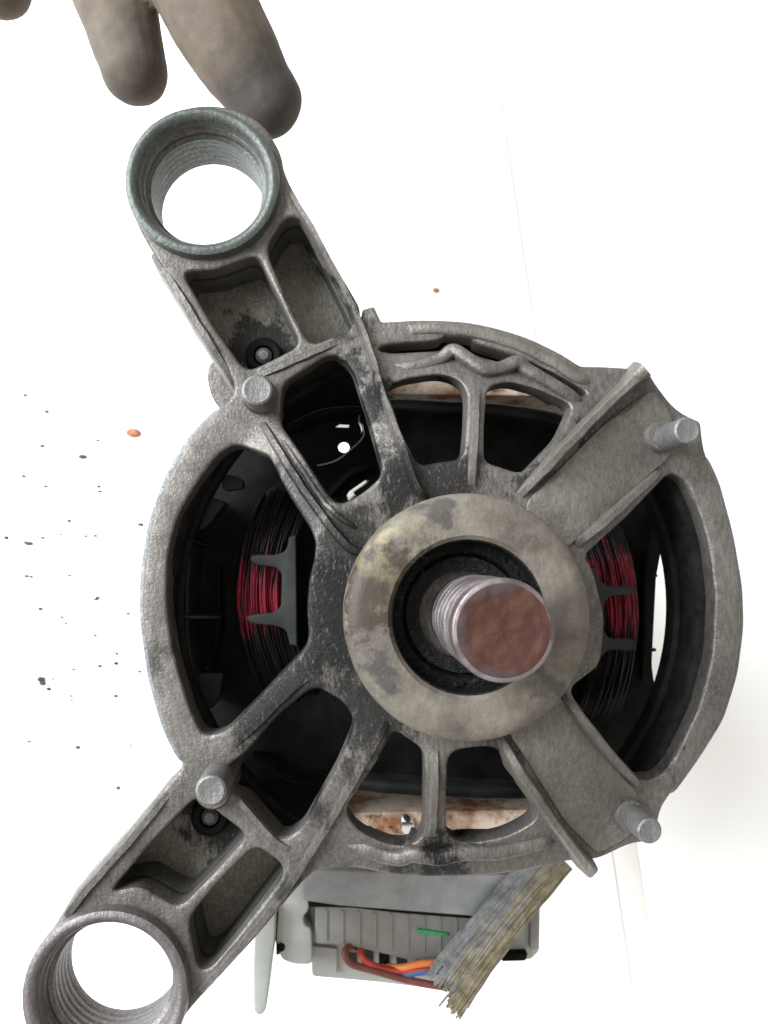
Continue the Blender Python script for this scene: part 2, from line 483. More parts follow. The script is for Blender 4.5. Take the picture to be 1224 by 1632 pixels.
H_topR = [(777, 616), (810, 607), (853, 618), (915, 646), (893, 695), (833, 756), (800, 745), (770, 735), (772, 680)]
H_right = [(1068, 752), (1090, 762), (1115, 813), (1132, 872), (1141, 954), (1137, 1040), (1114, 1131), (1075, 1210), (1052, 1238), (1030, 1246), (1012, 1238),
           (968, 1188), (905, 1100), (958, 1060), (965, 985), (945, 905), (930, 885), (1010, 813)]
H_botL = [(548, 1292), (590, 1230), (628, 1162), (650, 1178), (677, 1196), (678, 1260), (677, 1330), (655, 1350), (618, 1347), (572, 1326)]
H_botR = [(714, 1200), (755, 1191), (795, 1191), (830, 1245), (858, 1295), (850, 1312), (811, 1333), (745, 1346), (712, 1334), (711, 1260)]
H_ulw = [(528, 561), (560, 582), (585, 660), (612, 756), (580, 785), (545, 805), (526, 794), (488, 735), (444, 671), (450, 612)]
H_llw = [(356, 1228), (396, 1196), (445, 1138), (502, 1092), (552, 1122), (566, 1154), (535, 1227), (481, 1322), (456, 1338), (425, 1326), (375, 1271)]
H_slit = [(603, 551), (640, 547), (704, 543), (716, 529), (728, 524), (744, 529), (758, 548), (820, 565), (880, 592), (938, 625), (932, 634), (874, 606), (812, 580), (758, 566), (742, 552), (724, 548), (706, 558), (640, 562), (605, 560)]
K_ul1 = [(289, 432), (340, 430), (409, 404), (480, 549), (430, 575), (392, 592), (340, 520)]
K_ul2 = [(423, 396), (452, 346), (480, 345), (571, 498), (560, 525), (494, 551), (458, 480)]
K_ll1 = [(174, 1424), (240, 1345), (314, 1268), (350, 1298), (395, 1332), (334, 1400), (285, 1449), (222, 1412)]
K_ll2 = [(407, 1347), (449, 1377), (452, 1396), (380, 1492), (338, 1543), (314, 1548), (299, 1466), (348, 1406)]
eye_holes = [circ(UL_C, mm(97)), circ(LL_C, mm(97))]
bracket = plate('front_bracket', outer, [H_left, H_topL, H_topR, H_right, H_botL, H_botR, H_ulw, H_llw, H_slit, K_ul1, K_ul2, K_ll1, K_ll2],
                0, 7, M_body, motor, rad=5, hrad=2.6, bevel=.9, dome=True, extra=eye_holes)
# deep skirts of the two mounting arms with their pocket floors
def eye_arc(cx, cy, r, a0, a1, n=14):
    return [(cx + r*math.cos(math.radians(a0+(a1-a0)*k/n)), cy + r*math.sin(math.radians(a0+(a1-a0)*k/n))) for k in range(n+1)]
ARC_UL = eye_arc(325, 289, 108, 132, -6); ARC_LL = eye_arc(167, 1586, 108, -122, 18)
arm_ul = [(384, 640), (312, 512), (242, 402)] + ARC_UL + [(448, 284), (514, 405), (572, 525), (590, 560), (520, 548), (440, 600)]
arm_ll = [(300, 1226), (214, 1328), (132, 1424), (104, 1474)] + ARC_LL + [(288, 1610), (404, 1487), (478, 1398), (455, 1350), (420, 1335), (366, 1268)]
def arm_skirt(name, out_pts, pockets):
    return new_obj(name, plate_mesh(poly2(out_pts, 0, 2), [poly2(k, 0, 2.6) for k in pockets], -5, -23, .4), M_arm, bracket)
arm_skirt('arm_skirt', arm_ul, [K_ul1, K_ul2])
arm_skirt('arm_skirt', arm_ll, [K_ll1, K_ll2])
def floor(name, pts):
    new_obj(name, plate_mesh(poly2(pts, 0, 2), [], -15.5, -20, .3), M_pocket, bracket)
floor('pocket_floor', [(390, 620), (318, 515), (248, 404)] + ARC_UL + [(450, 300), (516, 408), (574, 525), (500, 558), (430, 600)])
floor('pocket_floor', [(305, 1240), (220, 1332), (138, 1428), (108, 1474)] + ARC_LL + [(290, 1600), (398, 1484), (468, 1398), (446, 1356), (410, 1332), (360, 1272)])

# bell skirt below the rim
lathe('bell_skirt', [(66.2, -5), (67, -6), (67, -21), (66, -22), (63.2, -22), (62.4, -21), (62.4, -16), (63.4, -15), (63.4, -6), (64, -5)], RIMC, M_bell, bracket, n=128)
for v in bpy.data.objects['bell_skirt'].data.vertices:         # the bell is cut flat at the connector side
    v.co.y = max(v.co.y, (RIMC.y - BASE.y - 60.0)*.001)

# raised lip that rounds the outer rim
def rim_lip(name, pts, w, top, m):
    rib(name, pts, w, 5, m, bracket, top=top, dome=False)
rim_lip('rim_lip', [(606, 527), (690, 522), (758, 529), (825, 548), (880, 575), (920, 600), (962, 606)], 24, .7, M_trough)

# ribs along the spokes and arms
rib('rib', [(455, 287), (518, 402), (577, 520), (612, 630), (640, 705), (664, 772), (690, 800)], 13, 5, M_body, bracket, tops=[2.4, 2.8, 3, 3.2, 3.2, 3, 2])
rib('rib', [(240, 395), (312, 512), (378, 618)], 17, 8, M_body, bracket, top=1.4)
rib('rib', [(412, 664), (455, 735), (505, 810), (556, 872), (590, 880)], 15, 7, M_body, bracket, top=2.2)
rib('rib', [(436, 678), (480, 748), (527, 812), (580, 850)], 9, 6, M_body, bracket, top=1.4)
rib('rib', [(762, 596), (759, 660), (756, 720), (754, 790)], 16, 3.5, M_trough, bracket, top=1.4)
rib('rib', [(834, 788), (880, 737), (925, 690), (975, 640), (1010, 608), (1030, 588)], 17, 10, M_trough, bracket, tops=[3.5, 4, 4.5, 5.5, 7, 7.5], flare=.7, sink=(1, 0))
rib('rib', [(920, 870), (965, 832), (1010, 792), (1066, 742)], 16, 5, M_trough, bracket, top=3)
rib('rib', [(900, 1108), (940, 1160), (985, 1215), (1030, 1262)], 16, 5, M_trough, bracket, top=3)
rib('rib', [(800, 1178), (835, 1238), (880, 1305), (918, 1358), (948, 1394)], 17, 9, M_trough, bracket, tops=[3, 3.5, 4, 5, 6], flare=.3, sink=(1, 0))
rib('rib', [(694, 1180), (694, 1250), (692, 1300), (690, 1352)], 16, 3.5, M_trough, bracket, top=1.4)
rib('rib', [(622, 1146), (590, 1200), (555, 1262), (508, 1342), (440, 1440), (370, 1526), (300, 1602)], 15, 5, M_body, bracket, top=2)
rib('rib', [(520, 1062), (468, 1096), (415, 1148), (350, 1208)], 18, 7, M_body, bracket, top=1.2)
rib('rib', [(296, 1232), (212, 1334), (130, 1428), (92, 1482)], 18, 8, M_body, bracket, top=1.2)
rib('rib', [(390, 606), (440, 586), (500, 560), (578, 526)], 16, 8, M_body, bracket, top=.8, dome=False)
rib('rib', [(358, 1256), (400, 1300), (440, 1344), (486, 1366)], 16, 8, M_body, bracket, top=.8, dome=False)
# wavy ridge along the top opening and the one at the bottom
rib('ridge', [(606, 590), (660, 582), (702, 570), (722, 556), (742, 566), (772, 586), (802, 583), (828, 576), (850, 592), (900, 622), (938, 648)], 24, 9, M_body, bracket, tops=[.4, .6, 1.2, 3, 3, 2.4, 2.6, 3, 2.2, 1.4, 1])
rib('ridge', [(540, 1336), (590, 1358), (632, 1372), (660, 1366), (700, 1370), (748, 1362), (800, 1360), (860, 1346), (900, 1330)], 26, 9, M_body, bracket, tops=[.4, 1, 2, 2.8, 2.6, 2.4, 1.6, 1, .6])

# the flat floors of the two wide spokes
plate('spoke_web', [(850, 870), (838, 800), (900, 738), (962, 676), (1040, 620), (1072, 660), (1070, 728), (1000, 788), (930, 852), (880, 890)], [], .9, 3, M_trough, bracket, rad=2, bevel=.3, dome=True)
plate('spoke_web', [(812, 1170), (800, 1120), (860, 1070), (905, 1126), (960, 1200), (1016, 1264), (1030, 1310), (996, 1338), (952, 1362), (900, 1310), (860, 1246)], [], .9, 3, M_trough, bracket, rad=2, bevel=.3, dome=True)
# lower step that shows as a thin line outside the rim
for arc in ([(392, 636), (342, 650), (296, 698), (261, 760), (235, 831), (222, 915), (221, 985), (234, 1081), (257, 1162), (284, 1216), (300, 1216), (275, 1150), (245, 1050), (240, 915), (262, 800), (330, 690)],
            [(1124, 718), (1147, 764), (1170, 849), (1185, 935), (1187, 1000), (1177, 1076), (1155, 1147), (1117, 1208), (1074, 1268), (1062, 1262), (1110, 1190), (1150, 1090), (1164, 1000), (1155, 880), (1120, 770)]):
    plate('rim_step', arc, [], -2.4, 4.2, M_rim, bracket, rad=3, bevel=.7)
# corner lugs and bolts
def boss(px, py, r, zt, zb, m=M_trough):
    c = P(px, py, zt)
    lathe('bolt_boss', [(0, zt), (r*.86, zt), (r, zt-1), (r*1.08, zb), (0, zb)], c, m, bracket, n=32, closed=False)
boss(1056, 694, 3.9, 3.2, -14); boss(1008, 1302, 3.9, 3.2, -14); boss(412, 628, 4.1, 3, -12, M_body); boss(339, 1263, 4.1, 3, -12, M_body)
def bolt(px, py, r_px, zt, zb):
    c = P(px, py, zt); r = mm(r_px, zt)
    lathe('bolt', [(0, zt-.25), (r*.45, zt-.2), (r*.8, zt), (r*.93, zt-.3), (r, zt-1), (r, zb), (0, zb)], c, M_bolt, motor, n=36, closed=False)
bolt(1096, 686, 23, 14, -20); bolt(1036, 1325, 21, 13, -20); bolt(410, 621, 26, 10, -20); bolt(336, 1261, 25, 10, -20)
# lug of the bell that shows behind the upper arm
plate('lug', [(334, 575), (328, 600), (338, 640), (380, 680), (420, 660), (400, 590), (360, 565)], [], -14, 26, M_body, bracket, rad=4, bevel=1)

# mounting eyes
def eye(c, m, gr, zt=3.2, zb=-16):
    R = mm(125, zt); r = mm(92, zt)
    prof = [(R-1.2, zt), (R-.3, zt-.5), (R, zt-1.6), (R, zb+1), (R-1, zb), (r+1, zb), (r, zb+.8)]
    z = zb + 3
    for k in range(5):
        prof += [(r, z), (r+gr, z+.4), (r+gr, z+.9), (r, z+1.3)]; z += 2.1
    prof += [(r+.1, -3.2), (r+1.3, -2.6), (r+1.5, zt-1.6), (r+2.2, zt-.5), (r+3.0, zt-.05)]
    return lathe('mounting_eye', prof, c, m, bracket, n=96)
eye(UL_C, M_eye, .05); eye(LL_C, M_eye2, .14)

# small screws deep in the pockets
def pocket_screw(px, py):
    c = P(px, py, -12)
    lathe('screw_boss', [(5.0, -16.2), (4.6, -12.6), (3.9, -12), (2.6, -12.2), (2.4, -13.5), (2.4, -16.2)], c, M_black, bracket, n=32)
    lathe('screw', [(0, -11.4), (1.2, -11.6), (2.0, -12.4), (2.1, -16), (0, -16)], c, M_bolt, motor, n=24, closed=False)
pocket_screw(420, 566); pocket_screw(334, 1303)

# hub, bearing and shaft
ZH = 24
hubr = mm(201, ZH); borer = mm(124, ZH)
AXH = Vector((AX.x, AX.y, 0))
lathe('hub', [(borer+.1, ZH-.7), (borer+.9, ZH), (hubr-3.6, ZH), (hubr-2.2, ZH-.35), (hubr-1.0, ZH-1.1), (hubr-.25, ZH-2.2), (hubr, ZH-3.4), (hubr+.3, 8), (hubr-4, 6), (borer, 6)], AXH, M_hub, bracket, n=128)
lathe('bearing_seat', [(borer+.2, ZH-1.1), (borer-.22, ZH-1.4), (borer-.22, 8), (borer+.2, 8)], AXH, M_grease, bracket, n=128)
bearing = lathe('bearing', [(borer+.2, 15.5), (borer-2.4, 16), (borer-3.0, 14.6), (13.0, 14.6), (12.2, 16), (9.4, 15.6), (9.4, 5), (borer+.2, 5)], AXH, M_grease, motor, n=96)
bm = bmesh.new()
for i in range(260):                                            # crumbs of dried grease on the seal
    a = random.random()*6.283; r = random.uniform(10.5, borer-.6)
    p = Vector((AX.x + r*math.cos(a), AX.y + r*math.sin(a), (16 if r > borer-2.6 or r < 12.4 else 14.7)))
    s = random.uniform(.15, .5)
    bmesh.ops.create_icosphere(bm, subdivisions=1, radius=s, matrix=Matrix.Translation(p) @ Matrix.Diagonal((1, random.uniform(.5, 1), .5, 1)))
new_obj('grease_crumbs', bm_mesh(bm), M_grease, bearing, kind='stuff')
TIPZ = 47.0
tip = P(803, 1005, TIPZ); tip.z = 0
sb = P(757, 985, 15)
shr = mm(84, TIPZ)
SHC = Vector(((tip.x*.5 + AX.x*.5), (tip.y*.5 + AX.y*.5), 0))
prof = [(0, 2), (shr*.98, 2), (shr*.98, 17)]
z = 17.5
while z < TIPZ - 4:
    prof += [(shr, z), (shr, z+.7), (shr*.988, z+.85), (shr*.988, z+1.05)]; z += 1.2
prof += [(shr, TIPZ-3), (shr, TIPZ-1.2), (shr*.985, TIPZ-.55), (shr*.93, TIPZ-.1), (shr*.90, TIPZ-.05)]
shaft = lathe('shaft', prof, tip, M_shaft, motor, n=96, closed=False)
bm = bmesh.new()
rings = []
for k in range(13):
    r = shr*.90*k/12
    if k == 0: rings.append([bm.verts.new((tip.x, tip.y, TIPZ-.25))]); continue
    ring = []
    for i in range(72):
        a = 6.283185*i/72; q = Vector((r*math.cos(a), r*math.sin(a), 3))
        dz = noise.fractal(q*.35, 1, 2, 4)*.28*(1 if k < 12 else 0) - (.15 if k < 10 else 0)
        ring.append(bm.verts.new((tip.x+q.x, tip.y+q.y, TIPZ-.05+dz)))
    rings.append(ring)
for i in range(72): bm.faces.new((rings[0][0], rings[1][i], rings[1][(i+1) % 72]))
for k in range(1, 12):
    for i in range(72): bm.faces.new((rings[k][i], rings[k+1][i], rings[k+1][(i+1) % 72], rings[k][(i+1) % 72]))
fo = new_obj('shaft_end', bm_mesh(bm), M_rust, shaft)
fo['label'] = 'rusty red brown flat end of the shaft'

# armature below the hub, rear bell and rear shaft end
lathe('armature', [(0, 4), (19, 4), (23, -2), (24, -30), (24, -95), (0, -95)], AXH, M_dkmetal, motor, closed=False)
lathe('rear_bracket', [(0, -96), (46, -96), (48, -98), (48, -140), (40, -160), (16, -166), (16, -186), (12, TABLE_Z), (0, TABLE_Z)], AXH, M_body, motor, closed=False)

# stator: a rounded rectangular ring of laminations, and its black insulating tray
def rrect(c, a, b, r, n=10):
    out = []
    for sx, sy, a0 in ((1, 1, 0), (-1, 1, 90), (-1, -1, 180), (1, -1, 270)):
        for k in range(n):
            t = math.radians(a0 + 90*k/(n-1))
            out.append(Vector((c.x + sx*(a-r) + r*math.cos(t), c.y + sy*(b-r) + r*math.sin(t))))
    return out
stator = new_obj('stator', plate_mesh(rrect(RIMC, 59.5, 65.5, 34), [rrect(RIMC, 51, 57, 14)], -33, -92, .4), M_lam, motor)
tray = [(322, 716), (376, 654), (432, 600), (500, 578), (570, 576), (606, 596), (622, 634), (700, 640), (780, 642), (850, 650), (930, 668), (1010, 720), (1080, 815), (1057, 862), (1046, 920),
        (1042, 1000), (1039, 1060), (1043, 1090), (1074, 1130), (1010, 1230), (930, 1262), (850, 1268), (760, 1262), (690, 1262), (600, 1256), (560, 1262), (534, 1300), (480, 1345), (390, 1310), (320, 1225), (268, 1120), (252, 1000), (254, 880), (280, 790)]
h_dot = [(548 + 10*math.cos(a*.785), 712 + 10*math.sin(a*.785)) for a in range(8)]
h_sliver = [(534, 681), (541, 676), (558, 677), (556, 682)]
h_bar = [(552, 790), (556, 783), (582, 765), (588, 766), (586, 770), (564, 785), (568, 790), (556, 802)]
h_zig = [(571, 672), (578, 676), (580, 684), (576, 690), (575, 683)]
tray_o = plate('insulating_tray', tray, [h_dot], -30, 2.6, M_black, stator, rad=1.5, hrad=.6, bevel=.3)
# walls and fins of the tray
def wall(pts, top, height, w, m=M_black, name='tray_wall'):
    rib(name, pts, w, height, m, tray_o, top=top, dome=False)
wall([(612, 640), (690, 646), (780, 650), (860, 660), (930, 676)], -24, 6, 26, M_dkmetal)
wall([(530, 1248), (610, 1256), (700, 1262), (790, 1266), (866, 1268)], -24, 6, 26, M_dkmetal)
wall([(318, 790), (304, 860), (298, 940), (300, 1030), (316, 1110)], -17, 12, 9, M_dkmetal)
wall([(346, 900), (348, 985), (338, 1060)], -24, 6, 6)
wall([(255, 862), (300, 862), (338, 872)], -16, 10, 8)
wall([(255, 983), (300, 983), (350, 985)], -16, 10, 8, M_dkmetal)
wall([(455, 680), (520, 655), (590, 650)], -22, 8, 16)
wall([(520, 790), (560, 752), (600, 738)], -24, 6, 18)
wall([(1062, 800), (1040, 850), (1030, 930), (1028, 1010), (1032, 1090)], -26, 5, 8)
wall([(1020, 916), (1056, 918)], -27, 3, 8); wall([(1016, 1036), (1054, 1038)], -27, 3, 8)
wall([(400, 1205), (460, 1240), (530, 1250)], -22, 8, 14)
plate('tray_tab', [(352, 768), (362, 755), (386, 762), (388, 778), (356, 782)], [], -19, 4, M_dkgrey, tray_o, rad=1, bevel=.3)
plate('tray_tab', [(300, 1074), (356, 1072), (350, 1110), (338, 1132), (322, 1118)], [], -20, 8, M_dkmetal, tray_o, rad=1, bevel=.4)
plate('tray_tab', [(310, 800), (330, 790), (360, 800), (330, 840), (306, 850)], [], -20, 8, M_dkmetal, tray_o, rad=1, bevel=.4)
for pts in (h_sliver, h_bar, h_zig):
    plate('bright_sliver', pts, [], -16, .8, M_zinc, stator, rad=.25, bevel=.15)  # added shiny slivers standing in for glimpses of the white boards below
tube('lead_wire', catmull([P(506, 742, -27), P(535, 734, -24), P(564, 712, -24), P(580, 692, -24), P(572, 668, -25), P(580, 650, -27)], 6), .22, M_steelgrey, stator, n=6)
# screw heads fastening the stator
c = P(650, 1320, -27)
lathe('stator_screw', [(0, -27), (1.6, -27.1), (1.9, -27.8), (1.9, -34), (0, -34)], c, M_zinc, motor, n=24, closed=False)

# field coils: bundles of fine wire bent round the pole
def coil(side, xs, ymid, yh, n, bend, zt):
    bm = bmesh.new()
    for i in range(n):
        u = random.random(); lay = random.random()
        x0 = xs[0] + (xs[1]-xs[0])*u
        dz = zt - 5*lay - 4*abs(u-.5)
        ph = random.uniform(-6, 6); tw = random.uniform(-7, 7)
        q = []
        for k in range(9):
            s = -1 + k/4
            x = x0 + side*bend*(s*s) + tw*s + math.sin(s*5+ph)*1.6
            y = ymid + s*yh
            q.append(P(x, y, dz - 4*s*s - 26*max(0, abs(s)-.55)**1.5 + random.uniform(-.15, .15)))
        tube_into(bm, catmull(q, 3), .24, 5)
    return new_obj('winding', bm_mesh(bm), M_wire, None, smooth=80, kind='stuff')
def coil_thing(side, xs, ymid, yh, n, bend, zt):
    # dark bundle core so that light does not come through
    q = [P((xs[0]+xs[1])/2 + side*bend*s*s, ymid + s*yh, zt - 9 - 5*s*s) for s in [k/6-1 for k in range(13)]]
    w = mm(abs(xs[1]-xs[0]), zt)/2*1.1
    bm = bmesh.new(); sweep_into(bm, q, lambda t: [(w*math.cos(a*.5236), 3.4*math.sin(a*.5236)) for a in range(12)])
    core = new_obj('field_coil', bm_mesh(bm), M_black, motor, smooth=60)
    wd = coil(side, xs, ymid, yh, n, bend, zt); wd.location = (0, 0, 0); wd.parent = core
    return core
cl = coil_thing(1, (378, 462), 945, 185, 150, 55, -20)
cr = coil_thing(-1, (945, 1016), 985, 170, 130, 40, -20)
# plastic combs that hold the wires
plate('retaining_comb', [(398, 890), (402, 884), (440, 884), (452, 880), (458, 872), (460, 856, .3), (472, 852, .3), (474, 1030, .3), (462, 1028, .3), (456, 1004), (440, 998), (400, 994), (390, 986), (398, 980), (438, 976), (448, 966), (449, 914), (440, 904), (404, 900)],
      [], -15, 2.2, M_dkgrey, cl, rad=1.2, bevel=.5)
plate('retaining_comb', [(948, 900, .3), (956, 925), (968, 934), (1012, 934), (1018, 941), (1012, 947), (972, 950), (962, 962), (962, 1006), (972, 1018), (1008, 1018), (1016, 1028), (1008, 1038), (970, 1036), (958, 1046), (950, 1070, .3), (940, 1060), (940, 910)],
      [], -15, 2.2, M_dkgrey, cr, rad=1.2, bevel=.5)

# ------------------------------------------------------------------ connector on the flank
Zc = -48
plug = plate('connector_block', [(478, 1386), (880, 1396), (866, 1412), (792, 1412), (775, 1450), (768, 1462), (640, 1452), (540, 1444), (482, 1436)], [], Zc, 26, M_steelgrey, motor, rad=1.2, bevel=.7)
plate('connector_base', [(440, 1250), (846, 1250), (854, 1380), (852, 1440), (760, 1510), (500, 1510), (436, 1500), (410, 1490)], [], -58, 5, M_plug_dk, plug, rad=1.5, bevel=.5)
side_pl = plate('side_plate', [(446, 1380), (492, 1384), (492, 1452), (482, 1462), (486, 1476), (496, 1480), (498, 1538), (470, 1538), (448, 1530), (440, 1500), (444, 1440)],
      [], Zc-3, 12, M_plug, plug, rad=1.5, bevel=.6)
plate('shell', [(494, 1442), (560, 1446), (640, 1456), (752, 1462), (760, 1480), (740, 1560), (716, 1580), (600, 1566), (497, 1557)], [], Zc-9, 14, M_plug, plug, rad=1.2, bevel=.6)
plate('socket_hood', [(502, 1442), (560, 1444), (640, 1453), (750, 1463), (756, 1470), (742, 1538), (650, 1530), (552, 1506), (502, 1504)], [], Zc-4, 5, M_plug_dk, plug, rad=1, bevel=.4)
plate('slot_shade', [(492, 1428), (560, 1430), (640, 1440), (764, 1452), (770, 1466), (640, 1456), (560, 1447), (492, 1446)], [], Zc-2.5, 4, M_black, plug, rad=1, bevel=.3)  # black strip standing in for the shadow between plate and hood
for k in range(9):                                             # ribs on the hood
    x = 520 + k*26; 
    p0, p1 = P(x, 1450 + k*1.6, Zc-3.6), P(x, 1500 + k*3.2, Zc-3.6)
    bm = bmesh.new(); sweep_into(bm, [p0, (p0+p1)/2, p1], rib_prof(.45, 1.0)); new_obj('hood_rib', bm_mesh(bm), M_plug_dk, plug)
for k, x in enumerate((552, 578, 604, 632, 660)):               # dark wire slots
    plate('wire_slot', [(x, 1510+k*2), (x+17, 1512+k*2), (x+17, 1540+k*2.4), (x, 1538+k*2.4)], [], Zc-8.4, 1.2, M_black if k in (2, 4) else M_dkgrey, plug, rad=.4, bevel=.15)
plate('slot_divider', [(497, 1508), (537, 1512), (537, 1552), (497, 1550)], [], Zc-7.6, 2, M_plug, plug, rad=.4, bevel=.3)
plate('green_mark', [(664, 1484), (668, 1481), (714, 1488), (714, 1492), (668, 1489)], [], Zc-3.2, .9, M_green, plug, rad=.2, bevel=.1)
plate('back_wall', [(816, 1396), (862, 1400), (860, 1516), (846, 1530), (800, 1530), (802, 1500)], [], Zc-14, 8, M_plug, plug, rad=1, bevel=.5)
plate('back_edge', [(846, 1408), (860, 1410), (859, 1514), (845, 1514)], [], Zc-12, 6, M_plug_dk, plug, rad=.6, bevel=.4)
plate('back_foot', [(798, 1522), (842, 1520), (838, 1532), (800, 1533)], [], Zc-11, 3, M_black, plug, rad=.6, bevel=.4)
plate('gap_strip', [(438, 1440), (449, 1440), (449, 1520), (440, 1524)], [], Zc-4, 10, M_dkgrey, plug, rad=.6, bevel=.3)
lathe('pin', [(0, -50.4), (1.2, -50.6), (1.3, -60), (0, -60)], P(447, 1512, -50), M_black, plug, n=16, closed=False)
# tapering plastic tongue beside the connector
plate('plastic_tongue', [(406, 1460), (440, 1440), (438, 1500), (430, 1560), (424, 1612), (414, 1621), (404, 1614), (403, 1550)], [], Zc, 11, M_white, motor, rad=1.6, bevel=.7)
# wires from the socket into the sleeve
ZW = Zc - 1.5
def wire(pts, r, m):
    q = [P(x, y, ZW + dz) for x, y, dz in pts]
    o = tube('wire', catmull(q, 8), r, m, harness, n=10)
harness = bpy.data.objects.new('wire_harness', None); COL.objects.link(harness); harness.parent = motor
wire([(566, 1512, -5), (555, 1510, -2), (550, 1520, 0), (560, 1536, 1), (600, 1548, 1), (650, 1562, .5), (690, 1570, .5), (735, 1576, 0)], 1.05, M_brown)
wire([(578, 1508, -5), (576, 1522, -1), (586, 1534, .5), (620, 1546, 0), (660, 1546, 0), (700, 1544, 0)], .95, M_red)
wire([(610, 1540, -3), (640, 1542, 0), (668, 1536, .8), (700, 1534, .5)], 1.0, M_orange)
wire([(620, 1540, -4), (640, 1552, -.6), (670, 1548, 0), (705, 1546, 0)], 1.1, M_blue)
wire([(612, 1512, -5), (616, 1524, -3), (614, 1536, -3)], .9, M_black)
wire([(668, 1520, -5), (666, 1530, -3), (668, 1538, -3)], .9, M_brown)
# flat braided sleeve with a frayed end
a0, a1 = P(886, 1362, -46), P(716, 1572, ZW+1.5)
d = (a1-a0).normalized(); sd = d.cross(Vector((0, 0, 1))).normalized()
bm = bmesh.new()
wid = mm(82, ZW)/2
sweep_into(bm, [a0 + (a1-a0)*t for t in (0, .25, .5, .75, .97)], lambda t: [((wid*.75+wid*.2*t)*math.cos(a*.5236), 2.2*math.sin(a*.5236)) for a in range(12)])
core = new_obj('sleeve', bm_mesh(bm), M_greysl, harness, smooth=60)
for mat, lo, hi, nm in ((M_greysl, -.35, 1.0, 'grey_strands'), (M_tan, -1.0, .45, 'tan_strands')):
    bm = bmesh.new()
    for i in range(70):
        u = random.uniform(lo, hi); u = u if random.random() < .5 else (u*.6 + (.4 if lo > -.9 else -.4)); v = math.sqrt(max(0, 1-u*u))*random.uniform(.85, 1.08)
        sgn = 1 if u < 0 else 1
        L = random.uniform(.93, 1.06) + (.05 if u < 0 else -.02)
        q = []
        for k in range(6):
            t = L*k/5
            ww = wid*(.76+.24*t)
            q.append(a0 + (a1-a0)*t + sd*(u*ww) + Vector((0, 0, 2.3*v + random.uniform(-.2, .2))) + sd*(random.uniform(-.4, .4) + .9*math.sin(t*3.1)))
        tube_into(bm, catmull(q, 2), .36, 5)
    new_obj(nm, bm_mesh(bm), mat, core, smooth=80, kind='stuff')

# ------------------------------------------------------------------ the hand
def skin_material():
    t = NT('soiled_skin')
    c = t.mix(t.ramp(t.noise(90, 5), .35, .66), (.074, .057, .044), (.118, .096, .072))
    c = t.mix(t.math('MULTIPLY', t.ramp(t.noise(45, 4), .52, .7), .5), c, (.115, .055, .044))
    dirt = t.ramp(t.math('ADD', t.math('MAXIMUM', t.near(P(425, 180, -12), 6, 26, HANDB), t.math('MULTIPLY', t.near(P(225, 120, -22), 4, 24, HANDB), .8)),
                         t.math('MULTIPLY', t.math('SUBTRACT', t.noise(120, 7, .7), .5), 1.0)), .25, 1.0)
    c = t.mix(t.math('MULTIPLY', dirt, .8), c, (.03, .029, .027))
    w = t.noise(700, 4, .7)
    t.bump(t.math('ADD', w, t.math('MULTIPLY', t.noise(160, 4), .8)), .3, .0004)
    t.b.inputs['Subsurface Weight'].default_value = .12
    t.b.inputs['Subsurface Radius'].default_value = (.004, .0016, .0008)
    t.b.inputs['Subsurface Scale'].default_value = 1.0
    return t.out(c, .75, 0, .2)
WRIST = P(120, -900, -30)
HANDB = WRIST.copy()
def capsule_chain(bm, pts, rad):
    """overlapping rounded tube through pts with a radius at each; remeshed with the others into one skin"""
    path = catmull(pts, 8); N = len(path)
    rr = []
    for i in range(N):
        f = i/(N-1)*(len(pts)-1); k = min(int(f), len(pts)-2); u = f-k
        u = u*u*(3-2*u); rr.append(rad[k]*(1-u)+rad[k+1]*u)
    d0 = (path[1]-path[0]).normalized(); d1 = (path[-1]-path[-2]).normalized()
    head, hr, tail, tr = [], [], [], []
    for k in range(1, 7):
        a = k/6.3*math.pi/2
        tail.append(path[-1] + d1*rr[-1]*math.sin(a)); tr.append(rr[-1]*math.cos(a))
        head.insert(0, path[0] - d0*rr[0]*math.sin(a)); hr.insert(0, rr[0]*math.cos(a))
    path = head + path + tail; rr = hr + rr + tr
    def prof(t):
        r = rr[int(round(t*(len(rr)-1)))]
        return [(r*math.cos(k*math.pi/9), r*.93*math.sin(k*math.pi/9)) for k in range(18)]
    sweep_into(bm, path, prof)
bm = bmesh.new()
f1 = [P(-20, -560, -38), P(150, -330, -30), P(264, -125, -18), P(343, 30, -13), P(424, 160, -15)]
capsule_chain(bm, f1, [12.5, 12.6, 13.0, 12.5, 9.4])
f2 = [P(-110, -560, -44), P(20, -330, -40), P(110, -150, -30), P(180, -5, -24), P(214, 112, -22)]
capsule_chain(bm, f2, [12.0, 11.2, 10.8, 10.4, 9.0])
f3 = [P(-230, -560, -50), P(-150, -380, -48), P(-75, -200, -38), P(-30, -80, -32), P(2, -18, -32)]
capsule_chain(bm, f3, [11.5, 10.8, 10.0, 9.2, 8.0])
f4 = [P(-340, -560, -52), P(-300, -420, -48), P(-255, -290, -34), P(-225, -215, -24), P(-205, -150, -24)]
capsule_chain(bm, f4, [10.5, 9.2, 8.6, 8.0, 6.9])
thumb = [P(80, -760, -40), P(215, -640, -24), P(305, -480, -8), P(330, -330, 2), P(335, -230, 4)]
capsule_chain(bm, thumb, [15, 13.5, 11.5, 11.8, 9.0])
for x, y, z in ((-20, -560, -40), (-120, -570, -45), (-225, -570, -50), (-330, -570, -50)):
    capsule_chain(bm, [P(x, y, z), P((x-60)*.55, -780, -46), P(-30 + x*.2, -980, -40)], [13, 14, 13])
capsule_chain(bm, [P(-60, -960, -40), P(-40, -1250, -30), P(-20, -1700, -20)], [22, 26, 33])
me = bm_mesh(bm)
tmp = bpy.data.objects.new('tmp', me); COL.objects.link(tmp)
